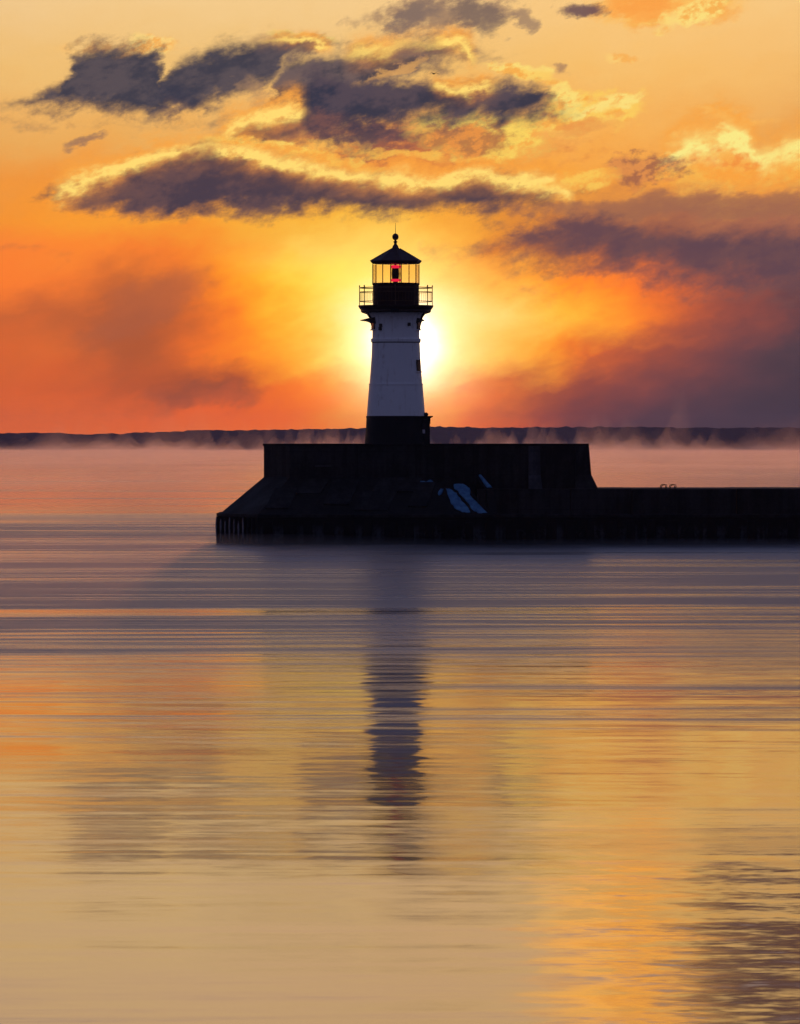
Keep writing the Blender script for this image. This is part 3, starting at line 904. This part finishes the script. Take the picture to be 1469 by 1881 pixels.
# lantern: parapet wall, glazing, beacon, roof
ROT = R(12)
MB().lathe([(41.5 * u, hz(560.2)), (41.5 * u, hz(524))], 32).build('lantern_wall', M_red, lh, smooth=30)
MB().lathe([(42.2 * u, hz(524)), (43.6 * u, hz(522.5)), (43.6 * u, hz(519.6))], 8, rot=ROT).build('lantern_sill', M_red, lh)
wall_box(-22, 41.5, 557, 526, 19, 'lantern_door', M_red, 0.05, proud=0.035)
for yy, pr in ((549, .05), (541, .05)):
    MB().ring([(41 * u, hz(yy + .8)), (42.2 * u, hz(yy + .8)), (42.2 * u, hz(yy - .2)), (41 * u, hz(yy - .2))], 32).build('wall_band', M_red, lh)
gl = []
for k in range(8):
    a = ROT + R(45 * k); a2 = ROT + R(45 * (k + 1))
    p = Vector((math.sin(a), -math.cos(a), 0)) * (42.6 * u); p2 = Vector((math.sin(a2), -math.cos(a2), 0)) * (42.6 * u)
    MB().tube([p + Vector((0, 0, hz(520))), p + Vector((0, 0, hz(485)))], 0.026, 6).build('mullion', M_rail, lh)
    n = ((p + p2) / 2).normalized() * 0.008
    d_ = (p2 - p).normalized() * 0.035
    q = [p + d_ - n, p2 - d_ - n, p2 - d_ + n, p + d_ + n]
    MB().loft([[v + Vector((0, 0, hz(519.4))) for v in q], [v + Vector((0, 0, hz(485.6))) for v in q]]).build('pane', M_glass, lh)
bc = MB().lathe([(.14, hz(521)), (.14, hz(517)), (.20, hz(516)), (.19, hz(512)), (.21, hz(503)), (.19, hz(494)), (.20, hz(492.5))], 24).build('beacon', M_lampdark, lh, smooth=40)
MB().lathe([(.205, hz(517)), (.225, hz(515)), (.225, hz(512.6)), (.20, hz(512.2))], 24).build('lens', M_lamp, bc, smooth=40)
MB().lathe([(.20, hz(492.4)), (.225, hz(491)), (.225, hz(487.6)), (.19, hz(486.6))], 24).build('lens', M_lamp, bc, smooth=40)
MB().lathe([(.06, hz(486.5)), (.06, hz(480))], 12).build('beacon_stem', M_lampdark, bc)
for s_ in (-1, 1):
    MB().tube([(s_ * .24, -.05, hz(520)), (s_ * .24, -.05, hz(485))], .018, 6).build('lens_frame', M_rail, bc)
roof = MB().lathe([(43.0 * u, hz(484.5)), (44.5 * u, hz(483)), (47.6 * u, hz(479.4)), (47.2 * u, hz(478.4)), (26 * u, hz(466.6)), (8 * u, hz(456.5)), (5 * u, hz(453))], 8, rot=ROT).build('roof', M_roof, lh)
for k in range(8):   # standing seams over the hips
    a = ROT + R(45 * k); rd = Vector((math.sin(a), -math.cos(a), 0))
    MB().tube([rd * (47.4 * u) + Vector((0, 0, hz(478.9))), rd * (26 * u) + Vector((0, 0, hz(466.6))), rd * (7.5 * u) + Vector((0, 0, hz(456.3)))], 0.022, 6).build('hip_seam', M_roof, roof)
MB().lathe([(5.6 * u, hz(455)), (5.2 * u, hz(451.5)), (3.0 * u, hz(449)), (2.4 * u, hz(446)), (3.7 * u, hz(444.2)), (3.7 * u, hz(443.2)), (2.0 * u, hz(442)), (1.9 * u, hz(440.6)),
            (4.2 * u, hz(439.4)), (5.6 * u, hz(437.2)), (6.0 * u, hz(434.8)), (5.5 * u, hz(432)), (4.0 * u, hz(429.8)), (1.6 * u, hz(428.4))], 24).build('ball_finial', M_roof, roof, smooth=50)
MB().tube([(0, 0, hz(429)), (0, 0, hz(409))], 0.016, 6, 0.008).build('lightning_rod', M_steel, roof)

# entry porch on the right of the base
por = MB().box(30 * u, 61.5 * u, -0.75, 0.75, 0.0, hz(768)).build('porch', M_black, lh, bevel=0.01)
MB().loft([[(28 * u, -.8, hz(768)), (62.6 * u, -.8, hz(768)), (62.6 * u, .8, hz(768)), (28 * u, .8, hz(768))],
           [(28 * u, -.9, hz(765.5)), (67 * u, -.9, hz(765.5)), (67 * u, .9, hz(765.5)), (28 * u, .9, hz(765.5))],
           [(28 * u, -.9, hz(764)), (67.2 * u, -.9, hz(764)), (67.2 * u, .9, hz(764)), (28 * u, .9, hz(764))]]).build('porch_roof', M_black, por)
MB().box(56 * u, 62.5 * u, -.6, .6, hz(778), hz(768)).build('porch_cornice', M_black, por)
MB().lathe([(.10, hz(764)), (.14, hz(762)), (.13, hz(759.5)), (.05, hz(757.5))], 12, 54 * u, -.3).build('porch_lamp', M_black, por, smooth=40)
MB().box(47.5 * u, 52.5 * u, -.785, -.752, hz(796), hz(789)).build('notice_plate', M_grey, por)
MB().box(50 * u, 57 * u, -.80, -.752, hz(771.5), hz(769.5)).build('lintel_plate', M_roof, por)

# ------------------------------------------------------------------ bird
def bird(px, py, Yd, s, label):
    t = MB()
    body = [(-.26, .0, .01, .012), (-.2, 0, .0, .05), (-.05, 0, 0, .075), (.10, 0, .01, .07), (.20, 0, .03, .04), (.24, 0, .045, .045), (.30, 0, .045, .03), (.36, 0, .03, .006)]
    rings = []
    for bx0, by0, bz0, rad in body:
        rings.append([(bx0, rad * math.cos(2 * math.pi * k / 10), bz0 + rad * math.sin(2 * math.pi * k / 10)) for k in range(10)])
    t.loft(rings)
    for s_ in (-1, 1):     # wings: inner part raised, hand part drooping, five stations
        st_ = [(0.03, .10, .03, .20), (.22, .12, .13, .19), (.40, .10, .15, .15), (.60, .0, .06, .11), (.80, -.12, -.08, .02)]
        rings = []
        for yy, xx, zz, ch in st_:
            rings.append([(xx, s_ * yy, zz), (xx - ch * .5, s_ * yy, zz + .018), (xx - ch, s_ * yy, zz), (xx - ch * .5, s_ * yy, zz - .010)])
        t.loft(rings)
    t.add([(-.2, -.03, 0), (-.2, .03, 0), (-.38, .09, .01), (-.38, -.09, .01), (-.2, -.03, .015), (-.2, .03, .015), (-.38, .09, .018), (-.38, -.09, .018)],
          [(0, 1, 2, 3), (7, 6, 5, 4), (0, 4, 5, 1), (1, 5, 6, 2), (2, 6, 7, 3), (3, 7, 4, 0)])
    o = t.build('bird', M_bird, smooth=50)
    o.location = (PX(px, Yd), Yd, PZ(py, Yd)); o.scale = (s, s, s)
    o.rotation_euler = (0, R(6), R(125))
    return tag(o, label, 'bird')
bird(796, 135, 150, 0.60, 'tiny dark bird flying above the long grey cloud, high over the lighthouse')

# ------------------------------------------------------------------ haze and the low sea smoke
hz_ = MB().box(-3100, 3100, -800, 7100, -4.0, 44).build('haze', M_haze); hz_['kind'] = 'stuff'

# sea smoke: a low layer over the water and, above it, thin plumes torn upwards
def smoke(name, xs, ys, height, m):
    nx, ny = len(xs), len(ys)
    vs = [(x, y, max(height(x, y), 0.04)) for y in ys for x in xs]
    N = len(vs)
    vs += [(x, y, 0.02) for y in ys for x in xs]
    q = [(j * nx + i, j * nx + i + 1, (j + 1) * nx + i + 1, (j + 1) * nx + i) for j in range(ny - 1) for i in range(nx - 1)]
    fs = q + [tuple(N + k for k in reversed(f)) for f in q]
    b_ = (ny - 1) * nx
    for i in range(nx - 1):
        fs.append((i + 1, i, N + i, N + i + 1)); fs.append((b_ + i, b_ + i + 1, N + b_ + i + 1, N + b_ + i))
    for j in range(ny - 1):
        fs.append((j * nx, (j + 1) * nx, N + (j + 1) * nx, N + j * nx))
        e = j * nx + nx - 1
        fs.append((e + nx, e, N + e, N + e + nx))
    me = bpy.data.meshes.new(name); me.from_pydata(vs, [], fs)
    o = link(name, me, m); o['kind'] = 'stuff'
    for p in me.polygons: p.use_smooth = True
    return o


def near(x, y):
    k = min(1.0, max(0.0, (y + 215) / 150.0)) * min(1.0, max(0.0, -y / 2.0))
    a = mnoise.fractal(Vector((x * 0.06, y * 0.03, 7.0)), 0.9, 2.1, 4) * 0.5 + 0.5
    b = mnoise.noise(Vector((x * 0.02, y * 0.012, 2.0))) * 0.5 + 0.5
    return (0.04 + a * 0.8 * b + (0.10 + 0.26 * b) * math.exp(-(y + 2) ** 2 / 200.0)) * k


def low(x, y):
    k = min(1.0, max(0.0, (y + 45) / 120.0)); k = k * k * (3 - 2 * k)
    a = mnoise.fractal(Vector((x * 0.03, y * 0.010, 0.0)), 0.9, 2.1, 4) * 0.5 + 0.5
    return (0.25 + a * 0.8) * k * (1 + max(0.0, mnoise.noise(Vector((x * 0.012, y * 0.004, 8)))) * 1.2)


def plumes(x, y):
    k = min(1.0, max(0.0, (y - 150) / 1200.0))
    a = mnoise.fractal(Vector((x * 0.085, y * 0.004, 3.0)), 0.75, 2.2, 4)
    b = mnoise.noise(Vector((x * 0.012 + 9, y * 0.0012, 4)))
    return (1.2 + (max(0.0, a * 0.95 + 0.06 + b * 0.5) ** 1.7) * 21.0) * k


smoke('mist', [-60 + 1.5 * i for i in range(81)], [-220 + 2.5 * i for i in range(88)] + [-1.5, -0.45], near, M_veil)
smoke('mist', [-560 + 7.0 * i for i in range(161)], axis(-45, 5680, 4.0, 1.03), low, M_mist)
smoke('mist', [-480 + 2.0 * i for i in range(481)], axis(200, 5680, 25, 1.045), plumes, M_plume)
